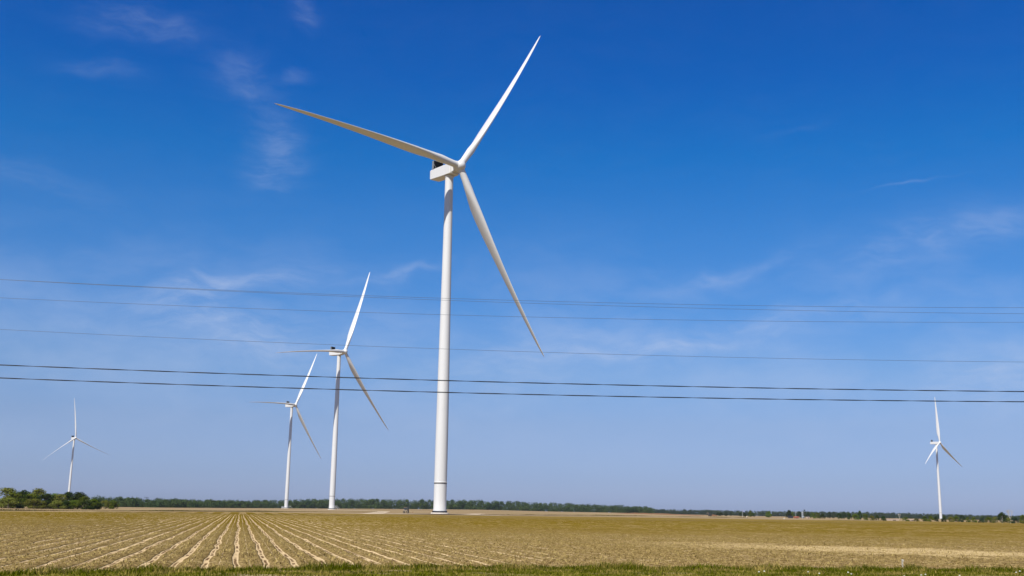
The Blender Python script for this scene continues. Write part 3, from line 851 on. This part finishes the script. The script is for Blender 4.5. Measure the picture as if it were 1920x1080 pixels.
def bare_tree(px, D, h, label):                       # leafless tree: forking limbs
    r = random.Random(3); tr = MB(); cr = MB()
    x, y = at_dist(px, D); root = empty('bare_tree', (x, y, float(ground_z(x, y))))
    tag(root, label, 'tree', GR)
    tr.tube((0, 0, -.1), (.05, 0, h * .3), .16, .12, 8)
    def fork(a, d, L, rad, k):
        b = a + d * L; cr.tube(a, b, rad, rad * .6, 5)
        if k == 0: return
        for _ in range(3):
            nd = (d + Vector((r.uniform(-.35, .35), r.uniform(-.35, .35), r.uniform(.2, .6)))).normalized()
            fork(b, nd, L * r.uniform(.6, .85), rad * .6, k - 1)
    for _ in range(4):
        fork(Vector((.05, 0, h * .29)), Vector((r.uniform(-.45, .45), r.uniform(-.45, .45), 1)).normalized(), h * .26, .07, 3)
    tr.build('trunk', BARKP, root); cr.build('limbs', BARKP, root)
def transformer():
    x, y = at_dist(529.5, 1276); o = empty('transformer_cabinet', (x, y, float(ground_z(x, y))), .3)
    tag(o, 'small pale utility cabinet left of the base of the smaller middle turbine', 'cabinet')
    mb = MB(); mb.box((0, 0, 1.2), (2.6, 2.2, 1.9)); mb.build('housing', LGREY, o)
    mb = MB(); mb.box((0, 0, 2.22), (2.9, 2.5, .14)); mb.build('lid', LGREY, o)
    mb = MB(); mb.box((0, 0, .1), (3.2, 2.8, .3)); mb.build('plinth', CONC, o)
    for k in (-.62, .62):
        mb = MB(); mb.box((k, -1.12, 1.15), (1.1, .05, 1.6)); mb.build('door', LGREY, o)
bare_tree(1893, 500, 5.6, 'leafless pale grey tree right of the tall dark tree')
transformer()
bare_tree(1686, 900, 4.5, 'faint leafless tree before the far wood above the pink barns')

# far woods, one unbroken mass of crowns each
def wood(name, table, rows, label, mat, seed):
    r = np.random.default_rng(seed); T_ = np.array(table, float)
    Vs, Fs = [], []; n = 0
    for row in range(rows):
        px = T_[0, 0]
        while px < T_[-1, 0]:
            D = np.interp(px, T_[:, 0], T_[:, 1]) + row * 22 + r.normal() * 5
            top = np.interp(px, T_[:, 0], T_[:, 2]); hz = 944.56 + px * .01466
            x, y = at_dist(px, D); gz = float(ground_z(x, y))
            hpx = hz - (gz - EYE) * PXF / D - top
            h = hpx * D / PXF * (r.uniform(.88, 1.06) if row else r.uniform(.62, .98)); wpx = r.uniform(11, 20) * 1400 / max(D, 1000)
            w = wpx * D / PXF * .5
            lobes = []
            for k in range(15):
                t = r.random() ** 1.3; a = r.random() * 6.283; q = w * math.sqrt(r.random()) * (1 - .35 * t * t)
                lobes.append(((x + q * math.cos(a), y + q * math.sin(a), gz + h * (.05 + .78 * t)), w * r.uniform(.32, .62)))
            lobes.append(((x, y, gz + h * .84), w * .42))
            V, F = crown_arrays(r, lobes, 9. if row < 2 else 5., w * .18, .85)
            Vs.append(V); Fs.append(F + n); n += len(V)
            px += wpx * (.62 if row == 0 else .7)
    tag(link(name, np_mesh(name, np.concatenate(Vs), np.concatenate(Fs)), mat), label, 'wood', kind='stuff')
wood('distant_wood', [(176, 900, 933), (200, 900, 934), (260, 950, 936), (330, 1050, 938), (430, 1250, 939), (500, 1400, 938.5), (560, 1450, 937),
      (640, 1500, 934.5), (700, 1500, 935.5), (760, 1500, 936), (880, 1500, 937), (960, 1500, 939), (1040, 1500, 942.5), (1110, 1500, 945),
      (1180, 1500, 948), (1224, 1500, 951.5)], 4, 'long dark green wood across the horizon behind the turbines', LEAFF, 41)
wood('distant_wood', [(1150, 2500, 953), (1300, 2500, 955), (1440, 2450, 957), (1560, 2350, 959), (1660, 2300, 960), (1760, 2200, 962.5), (1850, 2000, 965.5), (2000, 2000, 968)],
     3, 'pale bluish far wood along the right half of the horizon', LEAFF, 43)

# ------------------------------------------------------------------ machines, sheds, poles far off
BLACK = plain('machine_black', (.020, .020, .022), .5, .4)
TAN = plain('machine_tan', (.24, .19, .13), .5, .3)
GLASS = plain('cab_glass', (.03, .04, .05), .1, .8)
RUBBER = plain('tyre_rubber', (.018, .017, .016), .9, .1)
EARTH = plain('turned_earth', (.16, .085, .045), .95, .05, .25, 2.)
REDM = plain('red_roof', (.33, .10, .06), .7, .2)
PINK = plain('pale_barn', (.50, .38, .31), .8, .2)
def wheel(parent, c, r, w):
    mb = MB(); mb.tube((c[0], c[1] - w / 2, c[2]), (c[0], c[1] + w / 2, c[2]), r, r, 20)
    wh = mb.build('wheel', RUBBER, parent)
    mb = MB(); mb.tube((c[0], c[1] - w / 2 - .01, c[2]), (c[0], c[1] + w / 2 + .01, c[2]), r * .5, r * .5, 14)
    mb.build('rim', TAN, wh)
def forklift():
    x, y = on_ground(762, 962.0, .1); x0, y0 = x, y
    o = empty('telehandler', (x, y, float(ground_z(x, y))), 0)
    o.scale = (1.2,) * 3; tag(o, 'small tan and black work vehicle with upright mast left of the nearest turbine base', 'work vehicle')
    mb = MB(); mb.box((-.35, 0, .78), (1.7, 1.3, .55)); mb.box((-.95, 0, 1.15), (.6, 1.2, .35)); mb.build('chassis', TAN, o)
    mb = MB()
    for sx_ in (-.95, .05):
        for sy in (-.55, .55): mb.box((sx_, sy, 1.62), (.08, .08, .95))
    for z_ in (1.18, 2.05):
        for sy in (-.55, .55): mb.box((-.45, sy, z_), (1.1, .07, .07))
        for sx_ in (-.95, .05): mb.box((sx_, 0, z_), (.07, 1.1, .07))
    cabin = mb.build('cab', BLACK, o)
    mb = MB(); mb.box((-.45, 0, 1.55), (.92, 1.0, .62)); mb.build('window', GLASS, cabin)
    mb = MB(); mb.box((-.45, 0, 2.13), (1.2, 1.25, .12)); mb.build('roof', TAN, cabin)
    mb = MB()
    for sy in (-.4, .4):
        mb.box((.75, sy, 1.3), (.16, .14, 2.5)); mb.box((.55, sy, 1.15), (.14, .12, 2.2))
    for z in (.4, 1.2, 2.0, 2.5): mb.box((.75, 0, z), (.12, .8, .14))
    mb.box((.45, 0, 1.2), (.35, .7, .8)); mb.build('mast', BLACK, o)
    mb = MB(); mb.box((1.25, .35, .3), (1.0, .12, .06)); mb.box((1.25, -.35, .3), (1.0, .12, .06)); mb.box((.86, 0, .55), (.06, .9, .5)); mb.build('fork', BLACK, o)
    for sx_, r in ((-.85, .40), (.45, .45)):
        for sy in (-.68, .68): wheel(o, (sx_, sy, r), r, .3)
forklift()
def mound(px, py, w, h, label, name='earth_mound', mat=EARTH, seed=1, group=None):
    r = random.Random(seed); x, y = on_ground(px, py); mb = MB(); R = []
    ph = [r.uniform(0, 6) for _ in range(4)]
    for k in range(7):
        t = k / 6; rr = (1 - t ** 1.6) + .001
        R.append([Vector((w / 2 * rr * math.cos(a) * (1 + .16 * math.sin(3 * a + ph[0] + k) + .1 * math.sin(5 * a + ph[1])),
                          w * .3 * rr * math.sin(a) * (1 + .15 * math.sin(2 * a + ph[2])), h * t - .05)) for a in np.linspace(0, 6.283, 20, endpoint=False)])
    mb.rings(R)
    o = mb.build(name, mat, None, (x, y, float(ground_z(x, y))))
    tag(o, label, 'mound', group)
mound(773.5, 961.8, 1.0, .42, 'tiny brown heap of earth on the ground right of the small work vehicle')
def digger():
    D = 900; x, y = at_dist(1331, D); s_ = 1.25
    o = empty('digger', (x, y, float(ground_z(x, y)))); o.scale = (s_,) * 3
    tag(o, 'dark digger on the brown earth bank left of the small dark bush pair', 'digger')
    for sy in (-.8, .8):
        mb = MB(); R = []
        for yy in (sy - .22, sy + .22):
            R.append([Vector((1.1 * math.copysign(1, math.cos(a)) * abs(math.cos(a)) ** .6, yy, .3 + .3 * math.copysign(1, math.sin(a)) * abs(math.sin(a)) ** .8)) for a in np.linspace(0, 6.283, 18, endpoint=False)])
        mb.rings(R); mb.build('track', RUBBER, o)
    mb = MB(); mb.box((.1, 0, 1.0), (1.7, 1.5, .7)); body = mb.build('body', BLACK, o)
    mb = MB(); mb.box((-.35, .2, 1.7), (.9, .8, .9)); cb_ = mb.build('cab', BLACK, o)
    mb = MB(); mb.box((-.35, -.22, 1.75), (.7, .04, .6)); mb.build('window', GLASS, cb_)
    mb = MB(); mb.tube((-.6, -.3, 1.1), (-1.7, -.3, 2.3), .14, .12, 8); mb.tube((-1.7, -.3, 2.3), (-2.2, -.3, 1.0), .11, .09, 8); bo = mb.build('boom', TAN, o)
    mb = MB(); mb.box((-2.15, -.3, .75), (.6, .6, .5), taper=.7); mb.build('bucket', BLACK, bo)
digger()
def bank(px0, px1, D, h, label, seed):
    r = np.random.default_rng(seed); a, b = Vector((*at_dist(px0, D), 0)), Vector((*at_dist(px1, D), 0)); n = 40; mb = MB(); R = []
    nrm = Vector((0, 1, 0))
    for i in range(n + 1):
        t = i / n; p = a.lerp(b, t); z = float(ground_z(p.x, p.y)); hh = h * (min(1, t * 8) * min(1, (1 - t) * 8)) * (.7 + .5 * abs(vnoise(seed, t * 17.)))+.02
        R.append([p + nrm * q * 3 + Vector((0, 0, z - .1 + hh * w)) for q, w in ((-1, 0), (-.7, .6), (-.35, .95), (0, 1), (.4, .9), (.8, .5), (1, 0))])
    mb.rings(R, cap=False); o = mb.build('earth_bank', EARTH); tag(o, label, 'earth bank')
bank(1150, 1328, 930, .9, 'long low brown bank of turned earth left of the dark digger', 5)
bank(1334, 1344, 930, 1.2, 'short brown heap of turned earth right of the dark digger', 8)

def pole(name, px, D, h, label, cat, top=None):
    x, y = at_dist(px, D); mb = MB(); o = empty(name, (x, y, float(ground_z(x, y)))); tag(o, label, cat)
    mb.tube((0, 0, -.1), (0, 0, h), .16, .10, 8); mb.build('pole', LGREY, o)
    if top: top(o, h)
def flag(o, h):
    V = []; F = []; n = 12
    for i in range(n):
        t = i / (n - 1)
        for k in (0, 1): V.append((t * 2.2, .25 * math.sin(t * 7), h - .1 - k * 1.5 - t * .7))
        if i: b = 2 * i; F.append((b - 2, b - 1, b + 1, b))
    me = bpy.data.meshes.new('flag'); me.from_pydata(V, [], F); me.update()
    f = link('flag', me, plain('flag_cloth', (.22, .25, .38), .8, .1), o)
    sol = f.modifiers.new('thickness', 'SOLIDIFY'); sol.thickness = .03
def lamp(o, h):
    mb = MB(); mb.box((0, 0, h + .1), (1.6, .5, .35)); mb.tube((0, 0, h - .6), (.6, 0, h), .06, .06, 6); mb.build('lamp_head', LGREY, o)
pole('flagpole', 1392, 900, 5.9, 'pale flagpole with a drooping bluish flag above the far trees', 'flagpole', flag)
pole('yard_light', 1492, 820, 4.2, 'pale yard light pole rising behind the red roofed shed', 'light pole', lamp)
def box_building(name, px, D, w, d, h, roofh, wall, roofm, label, cat='shed', door=True):
    x, y = at_dist(px, D); o = empty(name, (x, y, float(ground_z(x, y))), -math.atan2(x, y)); tag(o, label, cat)
    mb = MB(); mb.box((0, 0, h / 2), (w, d, h)); wl = mb.build('wall', wall, o)
    mb = MB()
    e = .25; V = [(-w / 2 - e, -d / 2 - e, h), (w / 2 + e, -d / 2 - e, h), (w / 2 + e, d / 2 + e, h), (-w / 2 - e, d / 2 + e, h), (-w / 2 - e, 0, h + roofh), (w / 2 + e, 0, h + roofh)]
    mb.add(V, [(0, 1, 5, 4), (2, 3, 4, 5), (0, 4, 3), (1, 2, 5), (3, 2, 1, 0)]); mb.build('roof', roofm, o)
    if door:
        mb = MB(); mb.box((w * .15, -d / 2 - .03, h * .4), (w * .28, .06, h * .8)); mb.build('door', BLACK, o)
box_building('shed', 1482, 780, 3.4, 3.0, 1.15, .45, BLACK, BLACK, 'low black shed at the left of the farmyard')
box_building('shed', 1492.5, 770, 3.0, 2.6, .6, .55, EARTH, REDM, 'low shed with a reddish roof right of the black shed')
box_building('shed', 1505.5, 860, 1.5, 1.4, .9, .35, LGREY, LGREY, 'small whitish shed at the foot of the grey silo')
box_building('shed', 1514.5, 860, 2.1, 1.4, .75, .25, PINK, PINK, 'low pale shed right of the small whitish shed')
box_building('barn', 1673, 640, 6.0, 2.2, .5, .2, PINK, PINK, 'long low pinkish barn right of the round dark tree', 'barn')
box_building('barn', 1708, 640, 2.4, 2.0, .5, .2, PINK, PINK, 'small pinkish barn right of the green bush between the barns', 'barn')
def silo():
    x, y = at_dist(1504.5, 885); o = empty('silo', (x, y, 0)); tag(o, 'slim grey silo beside the tall narrow dark tree', 'silo')
    mb = MB(); mb.lathe([(.8, 0), (.8, 4.4)], 24); mb.build('wall', plain('silo_grey', (.20, .22, .23), .6, .3), o)
    mb = MB(); mb.lathe([(.85, 4.38), (.5, 4.75), (.05, 4.9)], 24); mb.build('roof', LGREY, o)
silo()
def bale(px, py, w, label):
    x, y = on_ground(px, py); mb = MB(); R = []
    for sx_, r_ in ((-w / 2, w * .36), (-w / 2 + .06, w * .4), (w / 2 - .06, w * .4), (w / 2, w * .36)):
        R.append([Vector((sx_, r_ * math.cos(a), w * .38 + r_ * math.sin(a))) for a in np.linspace(0, 6.283, 20, endpoint=False)])
    mb.rings(R); o = mb.build('bale', plain('bale_wrap', (.62, .58, .48), .6, .3), None, (x, y, float(ground_z(x, y)))); tag(o, label, 'bale', 'pale bales near the farmyard')
bale(1470.5, 973.0, .62, 'small pale bale in the field edge left of the black shed')
bale(1400, 970.3, .7, 'small pale bale below the taller green tree right of the flagpole')
def stake():
    x, y = on_ground(1692.5, 1066.0); o = empty('marker_stake', (x, y, 0)); tag(o, 'short weathered white marker stake in the verge grass at right', 'stake')
    mb = MB(); mb.box((0, 0, .12), (.05, .03, .34), taper=.9); mb.build('post', plain('stake_white', (.34, .31, .25), .8, .1), o)
    mb = MB(); mb.box((0.01, -.02, .25), (.07, .02, .06)); mb.build('plate', plain('stake_plate', (.36, .33, .26), .8, .1), o)
stake()
def flowers():
    PET = plain('petal_white', (.78, .76, .66), .8, .1); STEM = plain('flower_stem', (.07, .11, .02), .8, .1)
    mp = MB(); 
    for k in range(9):
        a = k * 2.4; q = .022 * math.sqrt(k); 
        mp.add([(q * math.cos(a) + .016 * math.cos(b), q * math.sin(a) + .016 * math.sin(b), .20 - q * q * 4 + .006 * (i % 2)) for i, b in enumerate(np.linspace(0, 6.283, 6, endpoint=False))], [(0, 1, 2, 3, 4, 5)])
    for k in range(9):
        a = k * 2.4; q = .022 * math.sqrt(k)
        mp.tube((q * math.cos(a), q * math.sin(a), .17), (q * math.cos(a), q * math.sin(a), .197 - q * q * 4), .012, .016, 5)
    ms = MB(); ms.tube((0, 0, -.01), (0, 0, .17), .006, .005, 5)
    for k in range(4): ms.tube((0, 0, .12), (.04 * math.cos(k * 1.6), .04 * math.sin(k * 1.6), .175), .003, .003, 4)
    P_, S_ = mp.mesh('flower_head'), ms.mesh('stem'); P_.materials.append(PET); S_.materials.append(STEM)
    L = [(1423, 1069, 'leftmost white wildflower, in the verge left of a close pair'), (1433, 1068, 'white wildflower, right one of a close pair with the leftmost'),
         (1515, 1069, 'white wildflower beside the dry patch of the verge'), (1536, 1072, 'lone white wildflower low in the verge right of the dry patch'),
         (1590, 1070, 'white wildflower, upper left of a small pair left of the stake'), (1596, 1073, 'white wildflower, lower right of a small pair left of the stake'),
         (1695, 1077, 'white wildflower at the bottom edge directly below the stake'), (1727, 1075, 'white wildflower, left of two in a cluster right of the stake'),
         (1735, 1074, 'white wildflower, right of two in a cluster right of the stake'), (1799, 1076, 'white wildflower alone between the cluster and the right edge group'),
         (1905, 1070, 'white wildflower, lower left of the pair near the right edge'), (1912, 1068, 'white wildflower, upper right of the pair near the right edge')]
    for px, py, lab in L:
        x, y = on_ground(px, py, .18); o = empty('wildflower', (x, y, 0), px); o.scale = (.34, .34, .75); tag(o, lab, 'flower', 'white wildflowers in the verge')
        for nm, me in (('flower_head', P_), ('stem', S_)):
            q = bpy.data.objects.new(nm, me); COL.objects.link(q); q.parent = o
flowers()

# ------------------------------------------------------------------ haze: the air between the camera and the woods
def haze():
    mb = MB(); mb.box((0, 0, 119), (8200, 8200, 242))
    m = bpy.data.materials.new('haze'); m.use_nodes = True; t = m.node_tree; t.nodes.clear()
    out = t.nodes.new('ShaderNodeOutputMaterial'); v = t.nodes.new('ShaderNodeVolumePrincipled')
    v.inputs['Color'].default_value = (.80, .88, 1., 1); v.inputs['Density'].default_value = HAZE; v.inputs['Anisotropy'].default_value = .2
    t.links.new(v.outputs[0], out.inputs['Volume'])
    o = mb.build('haze', m); tag(o, 'thin pale blue air haze over the whole plain', 'haze', kind='stuff')
HAZE = .42e-4
haze()
